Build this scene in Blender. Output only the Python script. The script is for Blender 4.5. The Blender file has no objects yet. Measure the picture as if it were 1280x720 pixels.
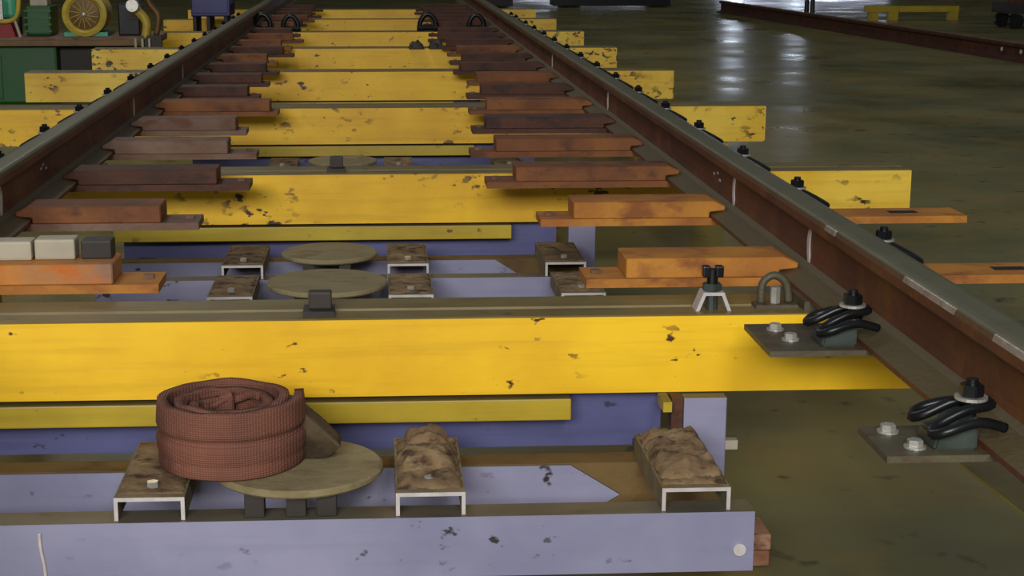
import bpy, bmesh, math, random
from mathutils import Vector, Matrix, noise
random.seed(7)
C = bpy.context.scene.collection
S = bpy.context.scene

# ------------------------------------------------------------------ camera
cam = bpy.data.cameras.new('camera'); co = bpy.data.objects.new('camera', cam); C.objects.link(co)
cam.sensor_fit = 'HORIZONTAL'; cam.sensor_width = 36.0
cam.lens = 36.0 * 2000.0 / 1280.0
cam.shift_x = 62.0 / 1280.0
cam.clip_end = 200
co.location = (0, 0, 1.25)
co.rotation_euler = (math.radians(90 - 12.489), 0, math.radians(-3.034))
S.camera = co

# ------------------------------------------------------------------ world, lights, exposure
w = bpy.data.worlds.new('hall_air'); S.world = w; w.use_nodes = True
bg = w.node_tree.nodes['Background']
bg.inputs[0].default_value = (0.60, 0.62, 0.66, 1); bg.inputs[1].default_value = 0.22

def area(name, loc, target, size, power, col=(1, 1, 1), sy=None):
    l = bpy.data.lights.new(name, 'AREA'); l.energy = power; l.color = col
    l.shape = 'RECTANGLE'; l.size = size; l.size_y = sy or size
    o = bpy.data.objects.new(name, l); C.objects.link(o); o.location = loc
    o.rotation_euler = (Vector(target) - Vector(loc)).to_track_quat('-Z', 'Y').to_euler()
    return o
area('hall_window_light', (-2.2, -7.5, 4.3), (0, 6.0, 0.3), 5.0, 960, (1.0, 0.975, 0.97), 2.0)
area('near_fill_light', (0.7, -0.9, 2.6), (0.2, 3.3, 0.35), 0.6, 44, (1.0, 0.97, 0.93))  # unseen fill light, added to brighten the nearest beams
for i, (x, y) in enumerate(((-2.5, 9), (-2.5, 16))):
    area('ceiling_lamp_light', (x, y, 7.0), (x * 0.6, y + 0.5, 0), 1.6, 80, (1.0, 0.96, 0.86), 0.4)
S.view_settings.view_transform = 'Standard'; S.view_settings.look = 'None'
S.view_settings.gamma = 1.0; S.view_settings.use_curve_mapping = False
S.view_settings.exposure = 0.0

# ------------------------------------------------------------------ materials
def srgb(r, g, b):
    f = lambda c: (c / 255 / 12.92) if c / 255 <= 0.04045 else ((c / 255 + 0.055) / 1.055) ** 2.4
    return (f(r), f(g), f(b), 1)

def N(nt, t, **k):
    n = nt.nodes.new(t)
    for a, b in k.items(): setattr(n, a, b)
    return n

def coords(nt, scale=(1, 1, 1)):
    tc = N(nt, 'ShaderNodeTexCoord'); oi = N(nt, 'ShaderNodeObjectInfo')
    mul = N(nt, 'ShaderNodeMath', operation='MULTIPLY'); mul.inputs[1].default_value = 37.0
    nt.links.new(oi.outputs['Random'], mul.inputs[0])
    add = N(nt, 'ShaderNodeVectorMath', operation='ADD')
    nt.links.new(tc.outputs['Object'], add.inputs[0]); nt.links.new(mul.outputs[0], add.inputs[1])
    mp = N(nt, 'ShaderNodeMapping'); mp.inputs['Scale'].default_value = scale
    nt.links.new(add.outputs[0], mp.inputs[0])
    return mp.outputs[0]

def noise_fac(nt, scale, lo, hi, sc=(1, 1, 1), detail=4, rough=0.55):
    n = N(nt, 'ShaderNodeTexNoise'); n.inputs['Scale'].default_value = scale
    n.inputs['Detail'].default_value = detail; n.inputs['Roughness'].default_value = rough
    nt.links.new(coords(nt, sc), n.inputs['Vector'])
    r = N(nt, 'ShaderNodeMapRange'); r.inputs[1].default_value = lo; r.inputs[2].default_value = hi
    nt.links.new(n.outputs['Fac'], r.inputs[0])
    return r.outputs[0]

def mix(nt, fac, a, b):
    m = N(nt, 'ShaderNodeMix', data_type='RGBA')
    for v, s in ((fac, m.inputs[0]), (a, m.inputs[6]), (b, m.inputs[7])):
        if hasattr(v, 'links') or hasattr(v, 'is_linked'): nt.links.new(v, s)
        else: s.default_value = v
    return m.outputs[2]

def base(name, rough=0.6, metal=0.0):
    m = bpy.data.materials.new(name); m.use_nodes = True
    nt = m.node_tree; b = nt.nodes['Principled BSDF']
    b.inputs['Roughness'].default_value = rough; b.inputs['Metallic'].default_value = metal
    return m, nt, b

def bump(nt, b, fac, strength=0.3, dist=0.005):
    n = N(nt, 'ShaderNodeBump'); n.inputs['Strength'].default_value = strength
    n.inputs['Distance'].default_value = dist
    nt.links.new(fac, n.inputs['Height']); nt.links.new(n.outputs[0], b.inputs['Normal'])

def top_mask(nt, lo=0.2, hi=0.42):
    g = N(nt, 'ShaderNodeNewGeometry'); s = N(nt, 'ShaderNodeSeparateXYZ')
    nt.links.new(g.outputs['True Normal'], s.inputs[0])
    r = N(nt, 'ShaderNodeMapRange'); r.inputs[1].default_value = lo; r.inputs[2].default_value = hi
    nt.links.new(s.outputs['Z'], r.inputs[0])
    return r.outputs[0]

def paint(name, c1, c2, chip, dust=None, chips=(0.64, 0.68), rough=0.45, dustamt=0.9, streak=0.35):
    """chipped old paint, with settled shop dust on upward faces"""
    m, nt, b = base(name, rough)
    col = mix(nt, noise_fac(nt, 3.0, 0.35, 0.65), c1, c2)
    sv = N(nt, 'ShaderNodeMath', operation='MULTIPLY'); sv.inputs[1].default_value = streak
    nt.links.new(noise_fac(nt, 9, 0.5, 0.75, (0.25, 1, 5)), sv.inputs[0])
    col = mix(nt, sv.outputs[0], col, tuple(0.55 * x for x in c2[:3]) + (1,))
    # chips only where a broad noise and a fine noise agree
    a = noise_fac(nt, 26, chips[0], chips[1], (0.8, 1, 1.3), 3)
    a2 = noise_fac(nt, 4.5, 0.47, 0.60, (1, 1, 1), 2)
    mm = N(nt, 'ShaderNodeMath', operation='MULTIPLY'); nt.links.new(a, mm.inputs[0]); nt.links.new(a2, mm.inputs[1])
    col = mix(nt, mm.outputs[0], col, chip)
    if dust:
        t = N(nt, 'ShaderNodeMath', operation='MULTIPLY'); nt.links.new(top_mask(nt), t.inputs[0]); t.inputs[1].default_value = dustamt
        dcol = mix(nt, noise_fac(nt, 12, 0.35, 0.7, (0.5, 1, 1)), dust, tuple(0.5 * x for x in dust[:3]) + (1,))
        col = mix(nt, t.outputs[0], col, dcol)
    nt.links.new(col, b.inputs['Base Color'])
    bump(nt, b, noise_fac(nt, 30, 0.3, 0.7), 0.15, 0.002)
    return m

def rusty(name, c1, c2, c3, rough=0.75, sc=6, dust=None, dustamt=0.6, bumps=0.4):
    m, nt, b = base(name, rough)
    col = mix(nt, noise_fac(nt, sc, 0.35, 0.65), c1, c2)
    col = mix(nt, noise_fac(nt, sc * 2.5, 0.52, 0.66, (0.6, 1, 1)), col, c3)
    if dust:
        t = N(nt, 'ShaderNodeMath', operation='MULTIPLY'); nt.links.new(top_mask(nt), t.inputs[0]); t.inputs[1].default_value = dustamt
        col = mix(nt, t.outputs[0], col, dust)
    nt.links.new(col, b.inputs['Base Color'])
    bump(nt, b, noise_fac(nt, 60, 0.3, 0.7), bumps, 0.002)
    return m

def plain(name, c, rough=0.5, metal=0.0, var=0.6, sc=8):
    m, nt, b = base(name, rough, metal)
    col = mix(nt, noise_fac(nt, sc, 0.3, 0.7), c, tuple(var * x for x in c[:3]) + (1,))
    nt.links.new(col, b.inputs['Base Color'])
    return m

DUST = srgb(98, 92, 62)
M = {}
M['yellow'] = paint('yellow_paint', srgb(248, 200, 26), srgb(230, 178, 18), srgb(70, 36, 16), DUST)
M['yellow_scuffed'] = paint('scuffed_yellow_paint', srgb(240, 192, 26), srgb(216, 166, 18), srgb(66, 34, 18), DUST, (0.585, 0.63))
M['yellow_old'] = paint('worn_yellow_paint', srgb(238, 204, 74), srgb(218, 172, 34), srgb(46, 24, 14), DUST, (0.55, 0.59))
M['yellow_dull'] = paint('dull_yellow_paint', srgb(190, 166, 40), srgb(168, 142, 32), srgb(80, 60, 20), DUST)
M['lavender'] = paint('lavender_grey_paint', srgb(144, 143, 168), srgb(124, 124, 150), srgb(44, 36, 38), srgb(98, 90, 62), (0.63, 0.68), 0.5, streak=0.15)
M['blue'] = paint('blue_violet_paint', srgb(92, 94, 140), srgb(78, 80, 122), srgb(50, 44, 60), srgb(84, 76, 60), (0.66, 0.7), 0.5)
M['tan'] = rusty('dusty_tan_steel', srgb(142, 130, 94), srgb(128, 116, 82), srgb(116, 102, 70), 0.85, 7)
M['dirt'] = rusty('caked_dirt', srgb(140, 118, 84), srgb(104, 80, 54), srgb(60, 42, 28), 0.95, 14, bumps=0.9)
M['channel'] = rusty('dusty_channel_steel', srgb(128, 118, 88), srgb(98, 88, 62), srgb(120, 92, 56), 0.8, 14)
M['brownbeam'] = rusty('brown_grimy_beam', srgb(112, 88, 46), srgb(92, 72, 40), srgb(84, 58, 30), 0.8, 6)
M['edge'] = plain('bare_cut_steel', srgb(206, 200, 196), 0.4, 0.2, 0.75, 30)
M['rail'] = rusty('rail_steel_brown', srgb(102, 58, 36), srgb(82, 46, 30), srgb(112, 66, 34), 0.6, 3, srgb(86, 78, 50), 0.9)
M['railtop'] = plain('rail_running_surface', srgb(112, 110, 86), 0.38, 0.25, 0.75, 5)
M['polish'] = plain('polished_edge', srgb(220, 205, 190), 0.3, 0.6, 0.5, 40)
M['rust1'] = rusty('orange_rust', srgb(186, 126, 40), srgb(158, 98, 34), srgb(134, 78, 30), 0.7, 5)
M['rust2'] = rusty('brown_rust', srgb(132, 80, 32), srgb(104, 58, 28), srgb(82, 46, 24), 0.7, 5)
M['rust3'] = rusty('dark_red_rust', srgb(84, 46, 24), srgb(66, 34, 20), srgb(50, 28, 18), 0.7, 5)
M['rust4'] = rusty('pale_pinkish_steel', srgb(122, 98, 80), srgb(104, 74, 58), srgb(96, 58, 36), 0.7, 6)
M['rust5'] = rusty('orange_and_grey_rust', srgb(206, 132, 34), srgb(140, 106, 84), srgb(186, 104, 30), 0.7, 4)
M['plate'] = rusty('grimy_base_plate', srgb(84, 78, 56), srgb(68, 64, 48), srgb(76, 54, 38), 0.55, 9)
M['black'] = plain('oiled_black_steel', srgb(34, 36, 38), 0.32, 0.5, 0.6, 20)
M['blackgreen'] = plain('greenish_black_casting', srgb(66, 76, 70), 0.45, 0.2, 0.5, 20)
M['silver'] = plain('bright_bolt_steel', srgb(210, 210, 200), 0.3, 0.6, 0.7, 30)
M['white'] = plain('white_marking_paint', srgb(214, 204, 196), 0.7, 0, 0.7, 40)
M['darkwood'] = rusty('packing_timber', srgb(176, 136, 108), srgb(140, 96, 70), srgb(86, 44, 30), 0.85, 10)
M['green'] = plain('machine_green_paint', srgb(8, 84, 18), 0.4, 0, 0.7, 2)
M['teal'] = plain('pale_green_paint', srgb(70, 170, 130), 0.4, 0, 0.8, 4)
M['red'] = plain('red_paint', srgb(150, 24, 26), 0.5, 0, 0.6, 8)
M['bluebox'] = plain('deep_blue_paint', srgb(26, 30, 110), 0.4, 0, 0.7, 3)
M['darkgrey'] = plain('dark_machine_steel', srgb(56, 50, 44), 0.6, 0.2, 0.6, 8)
M['pale'] = plain('pale_grey_steel', srgb(176, 168, 146), 0.6, 0, 0.75, 9)
M['yellowm'] = plain('yellow_machine_paint', srgb(196, 172, 60), 0.45, 0, 0.6, 9)
M['brownm'] = plain('brown_dull_metal', srgb(110, 80, 36), 0.5, 0.2, 0.6, 12)
M['wall'] = plain('grey_hall_wall', srgb(48, 54, 46), 0.9, 0, 0.7, 1)

# concrete floor: oily, patchily polished
m, nt, b = base('oily_concrete', 0.4)
c = mix(nt, noise_fac(nt, 0.6, 0.35, 0.65), srgb(134, 124, 68), srgb(98, 100, 66))
c = mix(nt, noise_fac(nt, 3.5, 0.5, 0.72), c, srgb(134, 116, 60))
c = mix(nt, noise_fac(nt, 9, 0.64, 0.74, detail=3), c, srgb(62, 54, 34))
nt.links.new(c, b.inputs['Base Color'])
rr = N(nt, 'ShaderNodeMapRange'); rr.inputs[3].default_value = 0.2; rr.inputs[4].default_value = 0.5
nt.links.new(noise_fac(nt, 1.1, 0.3, 0.7), rr.inputs[0]); nt.links.new(rr.outputs[0], b.inputs['Roughness'])
bump(nt, b, noise_fac(nt, 5, 0.3, 0.7), 0.12, 0.01)
M['floor'] = m

# woven webbing
m, nt, b = base('woven_webbing', 0.85)
tc = N(nt, 'ShaderNodeTexCoord')
w1 = N(nt, 'ShaderNodeTexWave', wave_type='BANDS', bands_direction='Z'); w1.inputs['Scale'].default_value = 75
w2 = N(nt, 'ShaderNodeTexWave', wave_type='BANDS', bands_direction='X'); w2.inputs['Scale'].default_value = 60
for q in (w1, w2):
    q.inputs['Distortion'].default_value = 0.6; nt.links.new(tc.outputs['Object'], q.inputs['Vector'])
mu = N(nt, 'ShaderNodeMath', operation='MULTIPLY'); nt.links.new(w1.outputs['Fac'], mu.inputs[0]); nt.links.new(w2.outputs['Fac'], mu.inputs[1])
c = mix(nt, noise_fac(nt, 9, 0.35, 0.65), srgb(122, 74, 54), srgb(96, 56, 42))
mu2 = N(nt, 'ShaderNodeMath', operation='MULTIPLY'); nt.links.new(mu.outputs[0], mu2.inputs[0]); mu2.inputs[1].default_value = 0.55
c2 = mix(nt, mu2.outputs[0], c, srgb(158, 112, 96))
c3 = mix(nt, noise_fac(nt, 5, 0.5, 0.68), c2, srgb(86, 46, 34))
nt.links.new(c3, b.inputs['Base Color']); bump(nt, b, mu.outputs[0], 0.6, 0.003)
M['webbing'] = m
M['tail'] = rusty('olive_webbing', srgb(84, 70, 46), srgb(70, 56, 36), srgb(58, 44, 28), 0.9, 12)

def emis(name, c, s):
    m, nt, b = base(name, 0.5)
    b.inputs['Base Color'].default_value = (0.5, 0.5, 0.5, 1)
    b.inputs['Emission Color'].default_value = c; b.inputs['Emission Strength'].default_value = s
    return m
M['daylight'] = emis('daylight_opening', (0.72, 0.78, 1.0, 1), 5.0)
M['daylight_hi'] = emis('daylight_pane', (0.72, 0.82, 1.0, 1), 22.0)

# ------------------------------------------------------------------ mesh helpers
def box(bm, x0, x1, y0, y1, z0, z1, bev=0.0):
    vs = [bm.verts.new((x, y, z)) for z in (z0, z1) for y in (y0, y1) for x in (x0, x1)]
    fs = [bm.faces.new([vs[i] for i in q]) for q in ((0, 2, 3, 1), (4, 5, 7, 6), (0, 1, 5, 4), (2, 6, 7, 3), (0, 4, 6, 2), (1, 3, 7, 5))]
    if bev:
        es = list({e for f in fs for e in f.edges})
        bmesh.ops.bevel(bm, geom=es, offset=bev, segments=2, affect='EDGES', profile=0.6)
    return bm

def B(*a, **k): return box(bmesh.new(), *a, **k)

def prism(bm, pts, axis, a0, a1):
    """closed 2-D outline pushed along an axis; pts are the two other coordinates in order"""
    def v(p, a):
        if axis == 'x': return (a, p[0], p[1])
        if axis == 'y': return (p[0], a, p[1])
        return (p[0], p[1], a)
    A = [bm.verts.new(v(p, a0)) for p in pts]; D = [bm.verts.new(v(p, a1)) for p in pts]
    n = len(pts); bm.faces.new(A); bm.faces.new(D[::-1])
    for i in range(n): bm.faces.new((A[i], D[i], D[(i + 1) % n], A[(i + 1) % n]))
    bmesh.ops.recalc_face_normals(bm, faces=bm.faces)
    return bm

def cyl(bm, p, r, h, seg=20, axis='z', r2=None, bev=0):
    r2 = r if r2 is None else r2
    g = bmesh.ops.create_cone(bm, cap_ends=True, segments=seg, radius1=r, radius2=r2, depth=h)
    mt = Matrix.Translation((0, 0, h / 2))
    if axis == 'y': mt = Matrix.Rotation(math.radians(90), 4, 'X') @ mt
    if axis == 'x': mt = Matrix.Rotation(math.radians(90), 4, 'Y') @ mt
    bmesh.ops.transform(bm, matrix=Matrix.Translation(p) @ mt, verts=g['verts'])
    if bev:
        es = [e for e in {e for v in g['verts'] for e in v.link_edges} if len(e.link_faces) == 2 and e.calc_face_angle() > 1.0]
        bmesh.ops.bevel(bm, geom=es, offset=bev, segments=2, affect='EDGES')
    return bm

def smooth_path(pts, k=6):
    P = [Vector(p) for p in pts]; out = []
    for i in range(len(P) - 1):
        p0 = P[max(i - 1, 0)]; p1 = P[i]; p2 = P[i + 1]; p3 = P[min(i + 2, len(P) - 1)]
        for j in range(k):
            t = j / k
            out.append(0.5 * ((2 * p1) + (p2 - p0) * t + (2 * p0 - 5 * p1 + 4 * p2 - p3) * t * t + (3 * p1 - p0 - 3 * p2 + p3) * t ** 3))
    out.append(P[-1]); return out

def tube(bm, pts, r, seg=8, k=6):
    P = smooth_path(pts, k); rings = []; nrm = None
    for i, p in enumerate(P):
        t = (P[min(i + 1, len(P) - 1)] - P[max(i - 1, 0)]).normalized()
        if nrm is None: nrm = t.orthogonal().normalized()
        nrm = (nrm - t * nrm.dot(t)).normalized(); bn = t.cross(nrm)
        rings.append([bm.verts.new(p + r * (math.cos(a) * nrm + math.sin(a) * bn)) for a in [2 * math.pi * q / seg for q in range(seg)]])
    for i in range(len(rings) - 1):
        for q in range(seg):
            bm.faces.new((rings[i][q], rings[i][(q + 1) % seg], rings[i + 1][(q + 1) % seg], rings[i + 1][q]))
    bm.faces.new(rings[0][::-1]); bm.faces.new(rings[-1])
    bmesh.ops.recalc_face_normals(bm, faces=bm.faces)
    return bm

def lathe(bm, prof, seg=32, axis='z', c=(0, 0, 0)):
    rings = []
    for r, h in prof:
        ring = []
        for q in range(seg):
            a = 2 * math.pi * q / seg
            if axis == 'z': v = (c[0] + r * math.cos(a), c[1] + r * math.sin(a), c[2] + h)
            else: v = (c[0] + r * math.cos(a), c[1] + h, c[2] + r * math.sin(a))
            ring.append(bm.verts.new(v))
        rings.append(ring)
    for i in range(len(rings) - 1):
        for q in range(seg):
            bm.faces.new((rings[i][q], rings[i][(q + 1) % seg], rings[i + 1][(q + 1) % seg], rings[i + 1][q]))
    bm.faces.new(rings[0][::-1]); bm.faces.new(rings[-1])
    bmesh.ops.recalc_face_normals(bm, faces=bm.faces)
    return bm

def lump(bm, x0, x1, y0, y1, z0, z1, seed=0, n=14, rough=1.0):
    """flat heap of caked dirt: closed, irregular top and outline"""
    nx = n; ny = max(6, int(n * (y1 - y0) / max(x1 - x0, .01))); ny = min(ny, 30)
    top = {}; bot = {}
    for i in range(nx + 1):
        for j in range(ny + 1):
            u = i / nx; v = j / ny
            x = x0 + (x1 - x0) * u; y = y0 + (y1 - y0) * v
            e = min(u, 1 - u, v, 1 - v) * 2
            h = min(1, e * 3.2) ** 0.6
            nn = noise.noise(Vector((x * 26 + seed * 9, y * 26, seed))) * 0.6 + noise.noise(Vector((x * 70, y * 70, seed))) * 0.35
            hh = (z1 - z0) * h * max(0.12, 0.55 + rough * nn)
            if e <= 0: hh = 0.0005
            dx = 0.006 * noise.noise(Vector((y * 40, seed, 1))); dy = 0.006 * noise.noise(Vector((x * 40, seed, 2)))
            top[i, j] = bm.verts.new((x + dx, y + dy, z0 + hh)); bot[i, j] = bm.verts.new((x + dx, y + dy, z0))
    for i in range(nx):
        for j in range(ny):
            bm.faces.new((top[i, j], top[i + 1, j], top[i + 1, j + 1], top[i, j + 1]))
    rim = [(i, 0) for i in range(nx)] + [(nx, j) for j in range(ny)] + [(i, ny) for i in range(nx, 0, -1)] + [(0, j) for j in range(ny, 0, -1)]
    for k in range(len(rim)):
        a = rim[k]; c_ = rim[(k + 1) % len(rim)]
        bm.faces.new((bot[a], bot[c_], top[c_], top[a]))
    bm.faces.new([bot[k] for k in rim][::-1])
    for v in [v for v in bm.verts if not v.link_faces]: bm.verts.remove(v)
    return bm

def obj(name, bm, mat, parent=None, smooth=False, loc=None):
    me = bpy.data.meshes.new(name); bm.normal_update(); bm.to_mesh(me); bm.free()
    if isinstance(mat, str): mat = M[mat]
    me.materials.append(mat)
    o = bpy.data.objects.new(name, me); C.objects.link(o)
    if smooth:
        for p in me.polygons: p.use_smooth = True
    if parent: o.parent = parent
    if loc: o.location = loc
    return o

def tag(o, label, cat, group=None):
    o['label'] = label; o['category'] = cat
    if group: o['group'] = group
    return o

def thing(name, label, cat, loc=(0, 0, 0), rz=0, group=None):
    o = bpy.data.objects.new(name, None); C.objects.link(o); o.empty_display_size = 0.1
    o.location = loc; o.rotation_euler = (0, 0, rz)
    return tag(o, label, cat, group)

def struct(name, bm, mat):
    o = obj(name, bm, mat); o['kind'] = 'structure'; return o

def dup(root, loc, label, rz=None, group=None, scale=None):
    r = root.copy(); C.objects.link(r); r.location = loc; r['label'] = label
    if rz is not None: r.rotation_euler = (0, 0, rz)
    if group: r['group'] = group
    if scale: r.scale = scale
    for ch in list(root.children):
        c = ch.copy(); C.objects.link(c); c.parent = r
        for g in list(ch.children):
            d = g.copy(); C.objects.link(d); d.parent = c
    return r
ORD = ['nearest', 'second nearest', 'third nearest', 'fourth nearest', 'fifth nearest', 'sixth nearest', 'seventh nearest', 'eighth nearest',
       'ninth nearest', 'tenth nearest', 'eleventh nearest', 'twelfth nearest', 'thirteenth nearest', 'fourteenth nearest', 'fifteenth nearest',
       'sixteenth nearest', 'seventeenth nearest', 'eighteenth nearest', 'nineteenth nearest', 'twentieth nearest', 'twenty-first nearest', 'twenty-second nearest']

# ------------------------------------------------------------------ setting
struct('floor', B(-16, 22, -10, 36, -0.2, 0), 'floor')
bw = bmesh.new()
OPEN = [('door', 2.8, 3.8, 0.0, 0.32), ('door', 4.3, 5.7, 0.0, 0.26), ('window', 7.40, 7.72, 0.5, 1.15), ('door', 7.78, 8.72, 0.0, 0.45), ('window', 8.75, 9.10, 0.85, 1.2), ('door', 9.15, 10.9, 0.0, 0.45)]
xs = -16
for kind, x0, x1, z0, z1 in OPEN:
    box(bw, xs, x0, 34, 34.3, 0, 9); box(bw, x0, x1, 34, 34.3, z1, 9)
    if z0 > 0: box(bw, x0, x1, 34, 34.3, 0, z0)
    xs = x1
box(bw, xs, 22, 34, 34.3, 0, 9)
struct('wall_back', bw, 'wall')
cnt = {'door': 0, 'window': 0}
for kind, x0, x1, z0, z1 in OPEN:
    cnt[kind] += 1
    struct('%s_%d' % (kind, cnt[kind]), B(x0, x1, 34.12, 34.16, z0, z1), 'daylight' if kind == 'door' else 'daylight_hi')
struct('trim_1', prism(bmesh.new(), [(1.39, 3.66), (1.54, 3.66), (1.64, 2.6), (1.45, 2.6)], 'z', 0.0, 0.003), 'yellow_dull')

# ------------------------------------------------------------------ running rails
def rail_profile(s=1.0):
    h = [(0.075, 0.0), (0.075, 0.010), (0.050, 0.0165), (0.022, 0.024), (0.011, 0.034), (0.0085, 0.05), (0.0085, 0.105),
         (0.012, 0.117), (0.034, 0.124), (0.0365, 0.128), (0.0375, 0.146), (0.0345, 0.155), (0.028, 0.159), (0.018, 0.160)]
    return [(x * s, z * s) for x, z in h] + [(-x * s, z * s) for x, z in reversed(h)]

RX, LX = 0.982, -1.005
def make_rail(label, x, y0, y1, gauge):
    t = thing('running_rail', label, 'rail', (x, y0, 0.49), 0, 'running rails of the track panel')
    r = obj('rail_body', prism(bmesh.new(), rail_profile(), 'y', 0, y1 - y0), 'rail', t)
    obj('running_surface', prism(bmesh.new(), [(-0.033, 0.1565), (-0.0275, 0.1596), (-0.018, 0.1612), (0.018, 0.1612), (0.0275, 0.1596), (0.033, 0.1565)], 'y', 0.001, y1 - y0 - 0.001), 'railtop', t)
    return t
rr_ = make_rail('long brown steel rail on the right, running from lower right corner', RX, 0.9, 19.0, -1)
lr_ = make_rail('long brown steel rail on the left, running off the left edge', LX, 0.9, 19.0, 1)
# bright rubbed streaks along the gauge corner of the right rail
for a, b_ in ((1.25, 1.95), (2.0, 2.35), (2.52, 2.78), (3.22, 3.3)):
    o = obj('worn_edge', prism(bmesh.new(), [(-0.0380, 0.146), (-0.0350, 0.1555), (-0.0325, 0.1572), (-0.0325, 0.150)], 'y', a - 0.9, b_ - 0.9), 'polish', rr_)
    o['label'] = 'bright rubbed inner corner of the rail head'
# white curved paint strokes on the webs
def mark(parent, side, y, h=0.092):
    bm = bmesh.new()
    pts = [(0, 0, 0), (-side * 0.0, 0.012, h * 0.35), (0, 0.012, h * 0.7), (0, -0.004, h)]
    P = smooth_path(pts, 4)
    A = [bm.verts.new((side * 0.0 + dx, p.y + dy, p.z)) for p in P for dx, dy in ((0, -0.010), (0, 0.010), (side * 0.003, 0.010), (side * 0.003, -0.010))]
    for i in range(len(P) - 1):
        for q in range(4):
            bm.faces.new((A[4 * i + q], A[4 * i + (q + 1) % 4], A[4 * i + 4 + (q + 1) % 4], A[4 * i + 4 + q]))
    bm.faces.new(A[:4]); bm.faces.new(A[-4:]); bmesh.ops.recalc_face_normals(bm, faces=bm.faces)
    o = obj('paint_stroke', bm, 'white', parent, loc=(side * 0.0086, y - 0.9, 0.026)); o['label'] = 'white curved paint stroke on the rail web'
for y in (3.50, 4.28, 6.72, 8.9): mark(rr_, -1, y)
for y in (4.22, 6.6, 8.3): mark(lr_, 1, y)
for y, z in ((4.55, 0.078), (4.47, 0.070), (4.50, 0.086)):
    obj('paint_speck', B(-0.0095, -0.0086, y - 0.9, y - 0.88, z, z + 0.006), 'white', rr_)
for y, z in ((4.75, 0.078), (4.82, 0.070), (4.78, 0.086)):
    obj('paint_speck', B(0.0086, 0.0095, y - 0.9, y - 0.88, z, z + 0.006), 'white', lr_)

# ------------------------------------------------------------------ yellow crossbeams
BY = [3.234, 5.290, 7.365, 9.34, 11.27, 13.17, 15.12, 17.1]
BR = [1.20, 1.80, 1.80, 1.73, 1.68, 1.69, 1.68, 1.68]
BL = [-2.1, -2.1, -2.1, -2.0, -1.95, -1.95, -1.95, -1.95]
bl = ['yellow steel crossbeam nearest the camera, widest one across the frame', 'scuffed yellow crossbeam second from the camera, full of dark chips',
      'yellow crossbeam third from the camera, black nicks at its right end', 'yellow crossbeam fourth from the camera', 'yellow crossbeam fifth from the camera, dark greasy clump on it',
      'yellow crossbeam sixth from the camera', 'yellow crossbeam seventh from the camera, near top of picture', 'farthest yellow crossbeam, at the top edge of the picture']
for i, (y, xr, xl) in enumerate(zip(BY, BR, BL)):
    t = thing('yellow_crossbeam', bl[i], 'beam', (0, y, 0), 0, 'yellow crossbeams under the track')
    prof = [(0, 0.302), (0, 0.467), (0.003, 0.470), (0.070, 0.470), (0.074, 0.462), (0.088, 0.462), (0.092, 0.470), (0.187, 0.470), (0.19, 0.467), (0.19, 0.302)]
    xe = 1.15 if i else xr - 0.03; xw = -1.25 if i in (3, 4) else xl + 0.008
    obj('beam_body', prism(bmesh.new(), prof, 'x', xw, xe), 'yellow_scuffed' if i in (1, 2) else 'yellow', t)
    o = obj('beam_end', prism(bmesh.new(), prof, 'x', xe, xr), 'yellow_old', t)
    if i: obj('end_cap', B(xr, xr + 0.006, 0.004, 0.186, 0.306, 0.466), 'yellow_old', t)
    if i: o['label'] = 'paler chipped yellow end beyond the right rail'
    obj('beam_end', prism(bmesh.new(), prof, 'x', xl - 0.02, xw), 'yellow_old', t)
    if i < 5:
        o = obj('lower_tube', B(-0.88 if i else -1.0, 0.40 if i == 0 else 0.445, -0.016, 0.03, 0.248, 0.295, bev=0.003), 'yellow_dull', t); o['label'] = 'duller narrow yellow tube under the beam front'
    for lx in ((-1.42, 1.52) if i else (-1.42,)):
        obj('leg', B(lx, lx + 0.12, 0.04, 0.16, 0, 0.302), 'yellow_dull', t)
    for lx in (LX, RX):
        obj('packing_plate', B(lx - 0.085, lx + 0.085, 0.02, 0.17, 0.470, 0.490), 'plate', t)
# small yellow lug and rusty packer beside the post under the nearest beam
o = tag(obj('yellow_lug', B(0.585, 0.603, 3.16, 3.23, 0.28, 0.3015), 'yellow_dull'), 'tiny yellow lug under the nearest beam, left of the rusty packer', 'lug')

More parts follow.
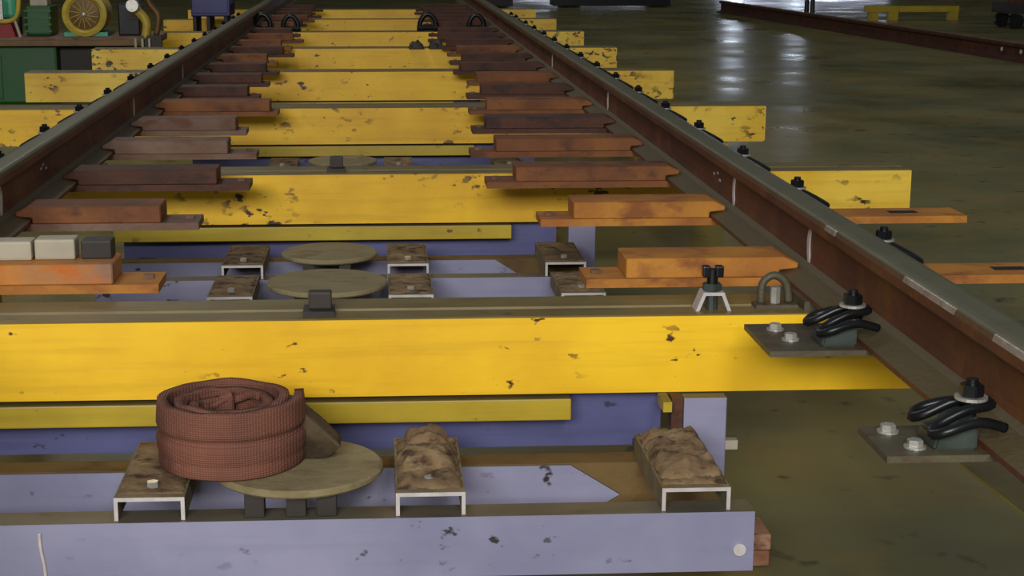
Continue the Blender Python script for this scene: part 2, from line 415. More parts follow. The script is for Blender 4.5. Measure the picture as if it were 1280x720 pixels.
# ------------------------------------------------------------------ slide plates
def slide_plate(label, y, side, x_in, x_base, mat, bmat, dep=0.135, long_out=False):
    """side +1 right rail, -1 left rail; thick slide block inside the rail on a thin base plate running out under it"""
    rail = RX if side > 0 else LX
    t = thing('slide_plate', label, 'plate', (0, y, 0.47), 0, 'rusty slide plates along the rails')
    def fl(b_):
        if side < 0:
            bmesh.ops.scale(b_, vec=(-1, 1, 1), verts=b_.verts); bmesh.ops.reverse_faces(b_, faces=b_.faces)
        return b_
    R = abs(rail); x1 = R - 0.035
    # block: bevelled far end that rides over the rail foot
    bm = bmesh.new()
    pts = [(x_in, 0.0201), (x_in, 0.066), (x1 - 0.03, 0.066), (x1, 0.052), (x1, 0.040), (R - 0.078, 0.036), (R - 0.078, 0.0201)]
    prism(bm, pts, 'y', 0, dep)
    bmesh.ops.bevel(bm, geom=[e for e in bm.edges if e.calc_face_angle(0) > 1.2], offset=0.003, segments=1, affect='EDGES')
    obj('slide_block', fl(bm), mat, t)
    # base plate as a frame round its fixing slot
    xo = R + (0.64 if long_out else 0.27); s0, s1 = (R + 0.44, R + 0.52) if long_out else (R + 0.16, R + 0.18)
    bm = bmesh.new()
    for a, b_, c_, d in ((x_base, s0, 0, dep), (s1, xo, 0, dep), (s0, s1, 0, dep * 0.38), (s0, s1, dep * 0.66, dep)):
        box(bm, a, b_, c_, d, 0, 0.020)
    o = obj('base_plate', fl(bm), bmat, t)
    if long_out: obj('slot_dark_fill', fl(box(bmesh.new(), s0, s1, dep * 0.38, dep * 0.66, 0.002, 0.0205)), 'black', t)  # black insert added to give the open slot its inner darkness
    for q in (x_base + 0.03,):
        if x_in - x_base > 0.05:
            bm = bmesh.new(); cyl(bm, (q, dep * 0.5, 0.0201), 0.013, 0.009, 6)
            obj('bolt_head', fl(bm), 'rust4', t)
    return t
PY_ = [3.50 + 0.70 * k for k in range(20)]
PY_[1] = 4.275; PY_[2] = 4.95; PY_[3] = 5.66
for k in range(4, 20): PY_[k] = 5.66 + 0.685 * (k - 3)
kr = 0; occupied = []
rin = [0.555, 0.530, 0.43, 0.42, 0.43, 0.48, 0.50, 0.52]
lin = [-0.59, -0.585, -0.50, -0.53, -0.56, -0.47, -0.62, -0.6]
rmat = ['rust1', 'rust1', 'rust2', 'rust2', 'rust3', 'rust2', 'rust3']
lmat = ['rust5', 'rust2', 'rust3', 'rust4', 'rust4', 'rust2', 'rust3']
def clear(y, dep=0.135):
    for by in BY:
        if y < by + 0.205 and y + dep > by - 0.01: return by
    return None
for k, y in enumerate(PY_):
    by = clear(y)
    if by is not None:
        y = by + 0.21 if y > by + 0.02 else by - 0.15
    PY_[k] = y
    rx = rin[k] if k < len(rin) else random.uniform(0.43, 0.52)
    lx = lin[k] if k < len(lin) else -random.uniform(0.60, 0.70)
    rm = rmat[k] if k < len(rmat) else random.choice(['rust2', 'rust3', 'rust3'])
    lm = lmat[k] if k < len(lmat) else random.choice(['rust2', 'rust3', 'rust3'])
    rlab = ['thick orange rusty slide plate against the right rail, nearest of the row', 'second nearest slide plate at the right rail, orange-brown with stepped left end'][k] if k < 2 else '%s rusty brown slide plate inside the right rail' % ORD[k]
    llab = ['orange slide plate with grey patches at the left edge, nearest of the row', 'second nearest slide plate at the left rail, pinkish brown with bright stepped end'][k] if k < 2 else (
        'fourth nearest slide plate inside the left rail, pale pinkish grey' if k == 3 else '%s rusty slide plate inside the left rail' % ORD[k])
    slide_plate(rlab, y, 1, rx, rx - (0.09 if k < 4 else random.uniform(0.03, .1)), rm, 'rust1' if k < 2 else rm, long_out=k < 2)
    slide_plate(llab, y, -1, -lx, -lx - (0.10 if k < 4 else random.uniform(0.03, .1)), lm, 'rust1' if k == 0 else ('rust4' if k in (1, 3) else lm))

# ------------------------------------------------------------------ near base plates and spring clips
def base_plate(label, y, dep, xa, xb, bolts):
    t = thing('base_plate', label, 'plate', (0, y, 0.47), 0, 'grimy base plates under the near right rail')
    obj('plate', prism(bmesh.new(), [(xa, 0), (xb, 0), (xb, dep), (xa, dep)], 'z', 0.009, 0.0199), 'plate', t)
    for bx, by in bolts:
        bm = bmesh.new(); cyl(bm, (bx, by, 0.0200), 0.017, 0.003, 16); cyl(bm, (bx, by, 0.023), 0.0125, 0.010, 6, bev=0.001)
        obj('bolt_head', bm, 'silver', t)
    return t
base_plate('grimy plate with two bolts in front of the nearest yellow beam', 2.85, 0.215, 0.725, 1.30, [(0.775, 0.165), (0.785, 0.085)])
base_plate('grimy plate with two shiny bolts at the right edge, over bare floor', 2.235, 0.150, 0.752, 1.30, [(0.79, 0.118), (0.807, 0.040)])
base_plate('dark plate in the bottom right corner of the picture', 1.60, 0.16, 0.728, 1.30, [(0.80, 0.05)])

def make_clip(label):
    # +x points away from the rail; origin on the plate at the foot edge
    t = thing('spring_clip', label, 'rail clip', (0, 0, 0), 0, 'black spring clips holding the rails')
    bm = bmesh.new()
    prism(bm, [(0.004, 0), (0.075, 0), (0.070, 0.022), (0.045, 0.030), (0.030, 0.050), (0.004, 0.050)], 'y', -0.042, 0.042)
    bmesh.ops.bevel(bm, geom=[e for e in bm.edges if e.calc_face_angle(0) > 0.7], offset=0.004, segments=2, affect='EDGES')
    obj('shoulder', bm, 'blackgreen', t)
    bm = bmesh.new()
    pts = [(-0.034, -0.052, 0.040), (0.012, -0.060, 0.052), (0.062, -0.066, 0.040), (0.082, -0.048, 0.030), (0.066, -0.030, 0.040), (0.020, -0.026, 0.062),
           (-0.020, -0.016, 0.066), (-0.026, 0.0, 0.066), (-0.020, 0.016, 0.066),
           (0.020, 0.026, 0.062), (0.066, 0.030, 0.040), (0.082, 0.048, 0.030), (0.062, 0.066, 0.040), (0.012, 0.060, 0.052), (-0.034, 0.052, 0.040)]
    tube(bm, pts, 0.0085, 8, 5)
    obj('spring', bm, 'black', t, True)
    bm = bmesh.new(); cyl(bm, (0.004, 0, 0.045), 0.010, 0.062, 12); bo = obj('bolt', bm, 'black', t)
    bm = bmesh.new(); cyl(bm, (0.004, 0, 0.073), 0.026, 0.005, 20); obj('washer', bm, 'silver', bo)
    bm = bmesh.new(); cyl(bm, (0.004, 0, 0.078), 0.020, 0.020, 6, bev=0.0015); obj('nut', bm, 'black', bo)
    return t
clip0 = make_clip('black spring clip with big loops at right edge, on the plate over bare floor')
clip0.scale = (0.95, 0.95, 0.95); clip0.location = (RX - 0.082, 2.295, 0.490); clip0.rotation_euler = (0, 0, math.pi)
dup(clip0, (RX - 0.082, 2.915, 0.490), 'black spring clip on the plate in front of the nearest yellow beam', math.pi)
dup(clip0, (RX + 0.082, 2.295, 0.490), 'black spring clip outside the right rail, opposite the nearest one', 0)
dup(clip0, (RX + 0.082, 2.915, 0.490), 'black spring clip outside the right rail, beside the nearest yellow beam', 0)
for k, y in enumerate(PY_[:16]):
    yy = y + 0.067
    dup(clip0, (RX + 0.175, yy, 0.490), 'black spring clip outside the right rail, on the %s slide plate' % ORD[k], 0)
    dup(clip0, (LX - 0.17, yy, 0.490), 'black spring clip outside the left rail, on the %s slide plate' % ORD[k], math.pi)
for i, y in enumerate(BY[1:6]):
    yy = y + 0.095
    dup(clip0, (RX + 0.09, yy, 0.470), 'black spring clip on the outer end of the %s crossbeam, right' % ORD[i + 1], 0)
    dup(clip0, (LX - 0.09, yy, 0.470), 'black spring clip on the outer end of the %s crossbeam, left' % ORD[i + 1], math.pi)

# ------------------------------------------------------------------ lavender frames between the beams
def frame(label, dy, near):
    t = thing('lavender_frame', label, 'frame', (0, dy, 0), 0, 'lavender steel frames between the crossbeams')
    xl = -1.0 if dy < 0.1 else -0.86
    bm = bmesh.new()
    prof = [(2.732, 0.105), (2.732, 0.220), (2.796, 0.220), (2.796, 0.105)]
    prism(bm, prof, 'x', xl, 0.680)
    obj('front_beam', bm, 'lavender', t)
    bm = bmesh.new(); prism(bm, [(3.022, 0.0705), (3.022, 0.2195), (3.085, 0.2195), (3.085, 0.0705)], 'x', xl, 0.665)
    obj('middle_beam', bm, 'brownbeam', t)
    bm = bmesh.new(); prism(bm, [(xl, 0.11), (xl, 0.218), (0.375, 0.218), (0.475, 0.155), (0.40, 0.11)], 'y', 3.014, 3.022)
    obj('face_plate', bm, 'lavender', t)
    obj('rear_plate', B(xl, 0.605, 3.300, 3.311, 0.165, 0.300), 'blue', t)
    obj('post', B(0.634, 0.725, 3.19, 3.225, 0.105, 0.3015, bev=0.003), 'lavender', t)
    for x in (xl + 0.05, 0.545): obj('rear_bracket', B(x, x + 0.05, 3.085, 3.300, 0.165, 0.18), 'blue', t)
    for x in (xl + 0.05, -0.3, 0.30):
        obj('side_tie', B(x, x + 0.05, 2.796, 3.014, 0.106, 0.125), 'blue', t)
    bm = bmesh.new(); cyl(bm, (0.653, 2.7319, 0.148), 0.012, 0.006, 16, 'y'); obj('plug', bm, 'edge', t)
    if near:
        obj('near_beam', B(xl, 0.66, 2.30, 2.36, 0.105, 0.220), 'lavender', t)
        for x in (xl + 0.1, 0.5):
            obj('side_tie', B(x, x + 0.05, 2.36, 2.732, 0.106, 0.125), 'blue', t)
    return t
BAY = ['nearest bay', 'second bay', 'third bay', 'fourth bay']
for i in range(4):
    frame(['pale lavender steel frame across the bottom of the picture', 'blue and lavender frame in the second bay, behind the nearest beam',
           'dark blue frame in the third bay', 'frame in the fourth bay, barely seen between beams'][i], BY[i] - BY[0], i > 0)
    for nm, x0 in (('right', 0.56), ('left', -0.80)):
        st = []
        for k in range(2):
            st.append(tag(obj('packing_block', B(x0, x0 + 0.22, 3.00, 3.10, 0.001 + 0.0345 * k, 0.0345 + 0.0345 * k, bev=0.004), 'darkwood', loc=(0.002 * k, BY[i] - BY[0], 0)),
                '%s packing block under the %s end of the frame, %s' % (['lower', 'upper'][k], nm, BAY[i]), 'block', 'timber packing blocks under the frames'))
tag(obj('rusty_packer', B(0.608, 0.632, 3.19, 3.23, 0.235, 0.3015), 'rust3'), 'dark rusty packer between blue plate and lavender post', 'packer')
tag(obj('small_bracket', B(0.7255, 0.752, 3.195, 3.215, 0.185, 0.205), 'pale'), 'small pale bracket on the side of the nearest post', 'bracket')

def make_channel(label, cat_dirt, seed, y0, y1, xc, dy, bay):
    t = thing('steel_channel', label, 'channel', (xc, dy, 0.2205), 0, 'inverted steel channels across the frames')
    hw = 0.063; h = 0.043; th = 0.007
    prof = [(-hw, 0), (-hw, h), (hw, h), (hw, 0), (hw - th, 0), (hw - th, h - th), (-hw + th, h - th), (-hw + th, 0)]
    obj('channel_body', prism(bmesh.new(), prof[::-1], 'y', y0 + 0.002, y1), 'channel', t)
    o = obj('cut_end', prism(bmesh.new(), prof[::-1], 'y', y0, y0 + 0.002), 'edge', t); o['label'] = 'bright bare edge of the channel end'
    n = [(-hw + 0.004, hw - 0.004, y0 + 0.02, y1 - 0.01)]
    for a, b_, c_, d in n:
        o = obj('caked_dirt', lump(bmesh.new(), a, b_, c_, d, h, h + cat_dirt, seed, 16), 'dirt', t, True)
    bm = bmesh.new(); cyl(bm, (0.0, y0 + 0.055, h), 0.011, 0.012, 6); obj('bolt_head', bm, 'silver', t)
    return t
for i in range(4):
    dy = BY[i] - BY[0]
    for j, (xc, d, nm) in enumerate(((-0.417, 0.007, 'left'), (0.088, 0.022, 'middle'), (0.573, 0.020, 'right'))):
        lab = [['steel channel beside the webbing coil, bottom left', 'steel channel with lumpy brown dirt, bottom centre', 'dirt-caked steel channel beside the post, bottom right'][j]][0] if i == 0 else '%s steel channel on the frame in the %s' % (nm, BAY[i])
        make_channel(lab, d if i == 0 else 0.008, i * 3 + j, 2.742, 3.068 if j else 3.07, xc, dy, i)
        if i in (1, 2):
            make_channel('%s short channel between frame and yellow beam, %s' % (nm, BAY[i]), 0.010, 20 + i * 3 + j, 2.31, 2.60, xc, dy, i)
# heavier clods on the two dirty channels of the nearest bay
for nm, a in (('flat brown clod of dirt on the middle channel', (0.035, 0.140, 2.84, 2.96, 0.268, 0.312, 3)), ('brown clod of dirt at the far end of the middle channel', (0.045, 0.132, 2.975, 3.06, 0.268, 0.310, 5)),
              ('big dirt clod on the right channel', (0.515, 0.632, 2.78, 3.05, 0.268, 0.310, 8))):
    tag(obj('dirt_clod', lump(bmesh.new(), *a[:6], seed=a[6], n=14, rough=0.6), 'dirt', smooth=True), nm, 'dirt')

# ------------------------------------------------------------------ round plates
def round_plate(label, x, y, r, legz=0.2205):
    t = thing('round_plate', label, 'disc', (x, y, 0), 0, 'round tan plates on the frames')
    obj('disc', lathe(bmesh.new(), [(r - 0.004, 0.266), (r, 0.270), (r, 0.277), (r - 0.005, 0.281), (0.02, 0.282)], 48), 'tan', t)
    return t
def legs(t, spots, z0=0.2205):
    for x, y in spots: obj('foot_block', B(x - 0.018, x + 0.018, y - 0.018, y + 0.018, z0, 0.2662, bev=0.002), 'darkgrey', t)
d0 = round_plate('tan round plate under the webbing coil, bottom left', -0.155, 2.868, 0.158)
legs(d0, [(-0.075, -0.105), (0.0, -0.105), (0.055, -0.105), (0.0, 0.150)])
for i in (1, 2, 3):
    t = round_plate('tan round plate between left and middle channels, %s' % BAY[i], -0.155, 2.868 + BY[i] - BY[0], 0.150)
    legs(t, [(-0.06, -0.105), (0.05, -0.105), (0.0, 0.145)])
    if i < 3:
        t = round_plate('larger tan round plate close behind the yellow beam, %s' % BAY[i], -0.15, 2.43 + BY[i] - BY[0], 0.172)
        legs(t, [(-0.07, -0.10), (0.07, -0.10)])

fr0 = bpy.data.objects['lavender_frame']
o = obj('paint_drip', tube(bmesh.new(), [(-0.612, 2.7305, 0.205), (-0.611, 2.7305, 0.175), (-0.606, 2.7305, 0.14), (-0.605, 2.7305, 0.108)], 0.0035, 6, 4), 'white', fr0, True)
o['label'] = 'white paint drip down the beam face'

# ------------------------------------------------------------------ webbing coil
def spiral_ribbon(bm, r0, r1, turns, z0, z1, th, a0=0.0, bulge=0.004, steps=40, nz=10):
    n = int(turns * steps); A = []
    for i in range(n + 1):
        f = i / n; a = a0 + f * turns * 2 * math.pi
        r = r0 + (r1 - r0) * f + 0.0035 * noise.noise(Vector((math.cos(a) * 1.5, math.sin(a) * 1.5, f * 3)))
        dz = 0.006 * noise.noise(Vector((math.cos(a) * 2, math.sin(a) * 2, f * 5))) - 0.022 * (1 - f) ** 1.3
        row = []
        for s in (0, 1):
            for j in range(nz + 1):
                v = j / nz
                vv = v if s == 0 else 1 - v
                crease = -0.011 * math.exp(-((vv - 0.55) / 0.05) ** 2) - 0.003 * math.exp(-((vv - 0.2) / 0.04) ** 2)
                rr = r + (0 if s else th) + bulge * math.sin(vv * math.pi) + crease * min(1, max(0, (f - 0.60) * 12))
                row.append(bm.verts.new((rr * math.cos(a), rr * math.sin(a), z0 + (z1 - z0 + dz) * vv)))
        A.append(row)
    m_ = len(A[0])
    for i in range(n):
        for j in range(m_): bm.faces.new((A[i][j], A[i + 1][j], A[i + 1][(j + 1) % m_], A[i][(j + 1) % m_]))
    bm.faces.new(A[0]); bm.faces.new(A[-1][::-1])
    bmesh.ops.recalc_face_normals(bm, faces=bm.faces)
    return bm
coil = thing('webbing_coil', 'rust-brown woven webbing strap rolled into a thick coil', 'strap', (-0.287, 2.905, 0.2825), 0)
obj('rolled_webbing', spiral_ribbon(bmesh.new(), 0.044, 0.126, 2.8, 0.0, 0.126, 0.018, a0=1.45, nz=24), 'webbing', coil, True)
# folded inner turns showing in the mouth of the coil
for k, (a, r) in enumerate(((2.4, 0.085), (0.6, 0.07), (1.5, 0.055), (4.0, 0.06))):
    bm = bmesh.new()
    pts = [(r * math.cos(a + q), r * math.sin(a + q), 0.098 + 0.010 * math.sin(q * 3 + k)) for q in (0, 0.4, 0.8, 1.2)]
    tube(bm, pts, 0.009, 8, 5); obj('fold', bm, 'webbing', coil, True)
# loose tail hanging off behind, sloping on to the disc
bm = bmesh.new()
prism(bm, [(0.095, 0.0), (0.10, 0.104), (0.128, 0.100), (0.165, 0.068), (0.212, 0.030), (0.190, 0.010), (0.15, 0.0)], 'y', 0.0, 0.07)
bmesh.ops.subdivide_edges(bm, edges=bm.edges[:], cuts=4, use_grid_fill=True)
for v in bm.verts: v.co += 0.005 * Vector((noise.noise(v.co * 20), noise.noise(v.co * 20 + Vector((5, 0, 0))), 0)); v.co.y -= 0.35 * (v.co.x - 0.1)
o = obj('loose_tail', bm, 'tail', coil, True); o['label'] = 'olive brown loose end of the strap'

# ------------------------------------------------------------------ things on the beams
def spacer(label, x, y, z=0.47, s=1.0):
    t = thing('spacer_block', label, 'block', (x, y, z), 0, 'dark spacer blocks on the beams')
    obj('foot', B(-0.035 * s, 0.03 * s, -0.035, 0.035, 0, 0.012), 'darkgrey', t)
    obj('upright', B(-0.024 * s, 0.024 * s, -0.012, 0.02, 0.012, 0.048, bev=0.003), 'darkgrey', t)
    return t
spacer('dark spacer block on top of the nearest beam, below the round plate', -0.125, 3.285)
spacer('dark spacer block on top of the second nearest beam', -0.14, 5.36, s=0.9)

# silver bracket clamp
t = thing('bracket_clamp', 'silver U-shaped bracket clamp with black bolt on nearest beam, right', 'clamp', (0.705, 3.262, 0.470))
bm = bmesh.new()
prism(bm, [(-0.038, 0), (-0.022, 0.040), (0.022, 0.040), (0.038, 0), (0.030, 0), (0.017, 0.033), (-0.017, 0.033), (-0.030, 0)], 'y', 0, 0.045)
obj('bracket', bm, 'edge', t)
bm = bmesh.new(); cyl(bm, (0, 0.022, 0.0565), 0.012, 0.030, 12); bo = obj('bolt', bm, 'black', t)
bm = bmesh.new(); cyl(bm, (0, 0.022, 0.0405), 0.022, 0.016, 6, bev=0.002); obj('nut', bm, 'blackgreen', bo)
bm = bmesh.new(); box(bm, -0.022, -0.006, 0.010, 0.034, 0.070, 0.094, bev=0.003); box(bm, 0.006, 0.022, 0.010, 0.034, 0.070, 0.094, bev=0.003); obj('fork', bm, 'black', t)
bm = bmesh.new(); cyl(bm, (0.0, 0.022, 0.0), 0.013, 0.032, 10); obj('stud', bm, 'blackgreen', t)

t = thing('hook_clamp', 'dull steel hook clamp on nearest beam, against the right rail', 'clamp', (0.845, 3.30, 0.470))
bm = bmesh.new(); tube(bm, [(-0.03, 0, 0.008), (-0.028, 0, 0.05), (-0.005, 0, 0.068), (0.022, 0, 0.052), (0.03, 0, 0.010)], 0.009, 8, 5); obj('hook', bm, 'plate', t, True)
obj('foot', B(-0.045, 0.045, -0.022, 0.022, 0, 0.008), 'plate', t)
bm = bmesh.new(); cyl(bm, (0.0, 0, 0.008), 0.011, 0.035, 6); obj('bolt', bm, 'silver', t)

# pale offcuts on the left plate
tag(obj('steel_offcut', B(-0.87, -0.775, PY_[0] + 0.05, PY_[0] + 0.11, 0.5362, 0.580, bev=0.006), 'pale'), 'pale grey steel offcut at the left edge, on the orange slide plate', 'offcut', 'offcuts on the left slide plate')
tag(obj('steel_offcut', B(-0.770, -0.68, PY_[0] + 0.055, PY_[0] + 0.115, 0.5362, 0.583, bev=0.006), 'pale'), 'pale grey steel offcut next to the dark one, left', 'offcut', 'offcuts on the left slide plate')
tag(obj('steel_offcut', B(-0.668, -0.60, PY_[0] + 0.06, PY_[0] + 0.12, 0.5362, 0.578, bev=0.004), 'darkgrey'), 'small dark steel offcut on the orange slide plate, left', 'offcut', 'offcuts on the left slide plate')
bm = box(box(bmesh.new(), -0.90, -0.805, 5.455, 5.468, 0.4702, 0.4802), -0.80, -0.69, 5.455, 5.468, 0.4702, 0.4792)
tag(obj('white_strip', bm, 'edge'), 'thin bright white metal strip on the second beam, left', 'strip')

# greasy clumps and dark shackles on the far beams
def shackle(label, x, y, s=1.0, z=0.47):
    t = thing('dark_shackle', label, 'shackle', (x, y, z), 0, 'dark shackles on the far crossbeams')
    bm = bmesh.new(); tube(bm, [(-0.04 * s, 0, 0.0), (-0.05 * s, 0, 0.05 * s), (-0.02 * s, 0, 0.10 * s), (0.02 * s, 0, 0.10 * s), (0.05 * s, 0, 0.05 * s), (0.04 * s, 0, 0.0)], 0.016 * s, 8, 4)
    obj('bow', bm, 'black', t, True)
    bm = bmesh.new(); cyl(bm, (-0.07 * s, 0, 0.02 * s), 0.018 * s, 0.14 * s, 10, 'x'); obj('pin', bm, 'black', t)
    return t
for i, (x, y, s, lb) in enumerate(((-0.93, 13.26, 1.3, 'dark shackle at far left of the sixth crossbeam'), (-0.70, 13.24, 1.2, 'dark shackle second from left on the sixth crossbeam'),
                      (0.42, 13.25, 1.3, 'dark shackle right of centre on the sixth crossbeam'), (0.82, 13.3, 1.2, 'dark shackle next to the right rail on the sixth crossbeam'))):
    shackle(lb, x, y, s)
for i, (x, lb) in enumerate(((0.22, 'black greasy clump on the fifth beam, left one'), (0.36, 'black greasy clump on the fifth beam, right one'))):
    tag(obj('grease_clump', lump(bmesh.new(), x, x + 0.11, 11.22, 11.33, 0.470, 0.53, seed=30 + i, n=10), 'darkgrey', smooth=True), lb, 'clump', 'greasy clumps on the fifth beam')

# ------------------------------------------------------------------ rail on the floor, far right
p0 = Vector((6.62, 13.2, 0)); p1 = Vector((5.62, 26.2, 0)); L = (p1 - p0).length
t = thing('spare_rail', 'dark rusty rail lying on the floor across the upper right', 'rail', p0, -math.atan2(p1.x - p0.x, p1.y - p0.y))
obj('rail_body', prism(bmesh.new(), rail_profile(1.15), 'y', 0, L), 'rust3', t)
obj('running_surface', prism(bmesh.new(), [(-0.040, 0.180), (-0.032, 0.1838), (-0.020, 0.1856), (0.020, 0.1856), (0.032, 0.1838), (0.040, 0.180)], 'y', 0.001, L - 0.001), 'rust4', t)
for k in range(3):
    bm = bmesh.new(); cyl(bm, (-0.016, 2.15 + 0.42 * k, 0.10), 0.022, 0.008, 12, 'x'); 
    o = obj('bolt_head', bm, 'white', t)

# low yellow trestle and teal sheet beyond it
t = thing('yellow_trestle', 'low yellow beam on stubby legs beyond the floor rail, upper right', 'beam', (7.95, 23.6, 0))
obj('rail_top', B(-0.75, 0.65, -0.05, 0.05, 0.12, 0.21, bev=0.004), 'yellow_dull', t)
for x in (-0.7, -0.4, 0.5): obj('leg', B(x, x + 0.14, -0.05, 0.05, 0, 0.12), 'yellow_dull', t)
t = thing('steel_trolley', 'dark steel trolley at the upper right corner', 'trolley', (8.95, 21.6, 0))
obj('deck', B(-0.5, 0.6, -0.3, 0.3, 0.2, 0.34), 'darkgrey', t)
for x in (-0.4, 0.3):
    for y in (-0.28, 0.2):
        bm = bmesh.new(); cyl(bm, (x, y, 0.101), 0.10, 0.08, 18, 'y'); obj('wheel', bm, 'black', t)
obj('side_board', B(-0.5, 0.6, -0.3, -0.26, 0.34, 0.6), 'rust3', t)
t = thing('dark_stand', 'thin dark stand on the bright floor strip, upper right', 'stand', (6.62, 24.5, 0))
obj('base_plate', B(-0.10, 0.10, -0.08, 0.08, 0, 0.02), 'black', t)
for x in (-0.05, 0.04):
    bm = bmesh.new(); cyl(bm, (x, 0, 0.02), 0.035, 0.75, 10); obj('post', bm, 'black', t)
t = thing('low_trolley', 'dark low trolley beyond the track, top centre right', 'trolley', (2.9, 28.2, 0))
obj('deck', B(-1.4, -0.55, -0.3, 0.3, 0.03, 0.25, bev=.01), 'darkgrey', t); obj('deck', B(0.15, 2.2, -0.3, 0.3, 0.03, 0.3, bev=.01), 'black', t)
obj('drawbar', B(-0.55, 0.15, 0.1, 0.2, 0.16, 0.20), 'black', t)
tag(obj('bolt_stub', cyl(bmesh.new(), (1.75, 11.0, 0.0), 0.03, 0.11, 10), 'pale'), 'small upright stub on the floor right of the fifth beam', 'stub')

# ------------------------------------------------------------------ machine at the upper left
t = thing('green_machine', 'green workshop machine base at the upper left', 'machine', (-3.05, 12.2, 0))
obj('cabinet', B(-1.1, 0.66, 0.0, 0.8, 0.0, 0.44, bev=0.02), 'green', t)
obj('plinth', B(0.66, 1.25, 0.1, 0.7, 0.0, 0.42, bev=0.01), 'darkgrey', t)
dp = obj('door_panel', B(-0.55, 0.25, -0.012, 0.0, 0.04, 0.36, bev=0.004), 'green', t); obj('handle', B(0.15, 0.17, -0.03, -0.012, 0.16, 0.26), 'silver', dp)
obj('bed_rail', B(-1.2, 1.42, -0.10, 0.5, 0.45, 0.50, bev=0.006), 'rust4', t)
obj('bed_lip', B(-1.2, 1.42, -0.13, -0.10, 0.44, 0.48), 'brownm', t)
Y = 12.2
t = thing('yellow_motor', 'round yellow motor with brown fan cover on the green machine', 'motor', (-2.17, 12.2, 0.50))
bm = lathe(bmesh.new(), [(0.105, 0.0), (0.135, -0.02), (0.165, -0.012), (0.165, 0.02), (0.150, 0.03), (0.150, 0.36), (0.12, 0.38)], 40, 'y', (0, 0, 0.165))
obj('housing', bm, 'yellowm', t, False)
bm = lathe(bmesh.new(), [(0.02, -0.028), (0.06, -0.026), (0.112, -0.018), (0.116, 0.004)], 36, 'y', (0, 0, 0.165)); fc = obj('fan_cover', bm, 'brownm', t)
bm = lathe(bmesh.new(), [(0.006, -0.044), (0.016, -0.04), (0.018, -0.026)], 16, 'y', (0, 0, 0.165)); obj('hub', bm, 'silver', t)
for k in range(14):
    a = 2 * math.pi * k / 14; bm = bmesh.new()
    tube(bm, [(0.024 * math.cos(a), -0.030, 0.165 + 0.024 * math.sin(a)), (0.105 * math.cos(a + 0.25), -0.024, 0.165 + 0.105 * math.sin(a + 0.25))], 0.003, 5, 2)
    obj('fan_spoke', bm, 'yellowm', fc)
obj('mounting_foot', B(-0.16, 0.16, 0.02, 0.34, -0.0, 0.03), 'teal', t)
t = thing('green_gearbox', 'green ribbed gearbox left of the yellow motor', 'gearbox', (-2.52, 12.25, 0.50))
obj('case', B(-0.10, 0.09, 0, 0.3, 0, 0.22, bev=0.02), 'green', t)
for k in range(4): obj('rib', B(-0.105, 0.095, -0.012, 0.0, 0.03 + 0.05 * k, 0.045 + 0.05 * k), 'green', t)
obj('cap', B(-0.07, 0.06, 0.05, 0.2, 0.22, 0.40, bev=0.01), 'pale', t)
t = thing('yellow_guard', 'yellow tubular guard around a red box, top left corner', 'guard', (-2.76, 12.15, 0.50))
bm = bmesh.new(); tube(bm, [(-0.16, 0, 0.42), (-0.13, 0, 0.18), (-0.06, 0, 0.12), (0.08, 0, 0.13), (0.12, 0, 0.24), (0.12, 0, 0.42)], 0.018, 8, 5); obj('hoop', bm, 'yellowm', t, True)
for sx in (-0.09, 0.12):
    bm = bmesh.new(); tube(bm, [(sx * 0.7, 0, 0.13), (sx, 0, 0.0)], 0.011, 8, 2); obj('leg', bm, 'pale', t)
obj('handle_bar', B(-0.02, 0.005, -0.02, 0.02, 0.13, 0.28), 'silver', t)
tag(obj('red_box', prism(bmesh.new(), [(-2.83, 0.5005), (-2.81, 0.60), (-2.71, 0.60), (-2.68, 0.5005)][::-1], 'y', 12.17, 12.35), 'red'), 'red tapered box below the yellow guard, top left', 'box')
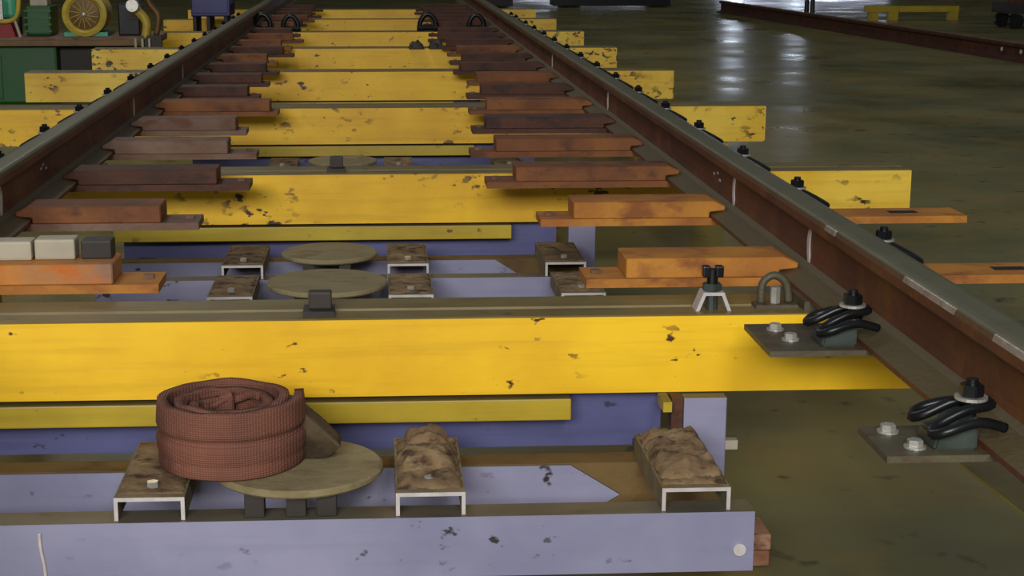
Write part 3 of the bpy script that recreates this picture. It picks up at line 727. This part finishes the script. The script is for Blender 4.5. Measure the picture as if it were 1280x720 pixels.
tag(obj('green_bottle', lathe(bmesh.new(), [(0.075, 0), (0.08, 0.02), (0.08, 0.20), (0.05, 0.22)], 20, 'z', (-2.76, 12.42, 0.635)), 'teal'), 'pale green round tank behind the guard, top left', 'tank')
tag(obj('tank_stand', B(-2.83, -2.69, 12.38, 12.48, 0.5005, 0.634), 'darkgrey'), 'dark stand under the pale green tank, top left', 'stand')
t = thing('bent_stand', 'bent yellow tube stand between the motor and the left rail', 'stand', (-1.72, 12.0, 0.0))
bm = bmesh.new(); tube(bm, [(0.02, 0.0, 0.50), (0.03, 0, 0.62), (-0.05, 0, 0.74), (-0.06, 0, 0.95)], 0.034, 8, 6); obj('arm', bm, 'yellowm', t, True)
bm = bmesh.new(); tube(bm, [(0.10, 0.0, 0.52), (0.12, 0, 0.66), (0.05, 0, 0.78), (0.10, 0, 0.95)], 0.022, 8, 6); obj('second_arm', bm, 'brownm', t, True)
obj('foot', B(0.0, 0.14, -0.03, 0.03, 0.0, 0.52), 'darkgrey', t)
bm = bmesh.new(); cyl(bm, (-0.05, -0.04, 0.74), 0.045, 0.08, 14, 'y'); obj('joint', bm, 'silver', t)
for k in range(3): obj('bright_tab', B(-0.05 + 0.05 * k, -0.035 + 0.05 * k, -0.075, -0.061, 0.30, 0.50), 'pale', t)
t = thing('dark_engine_block', 'dark block with grey cover behind the motor, upper left', 'machine part', (-1.90, 12.3, 0.50))
obj('block', B(-0.04, 0.12, 0, 0.25, 0, 0.24, bev=0.01), 'black', t); obj('cover', B(0.02, 0.10, -0.015, 0, 0.12, 0.20), 'darkgrey', t)
t = thing('blue_cabinet', 'deep blue cabinet left of the track near the top edge', 'cabinet', (-1.44, 14.3, 0))
obj('cabinet_body', B(-0.18, 0.16, 0, 0.5, 0.54, 1.2, bev=0.01), 'bluebox', t)
obj('door', B(-0.16, 0.14, -0.012, 0, 0.57, 1.16, bev=0.003), 'bluebox', t)
for x in (-0.17, -0.05, 0.10):
    obj('leg', B(x, x + 0.03, 0.02, 0.45, 0, 0.54), 'darkgrey', t)
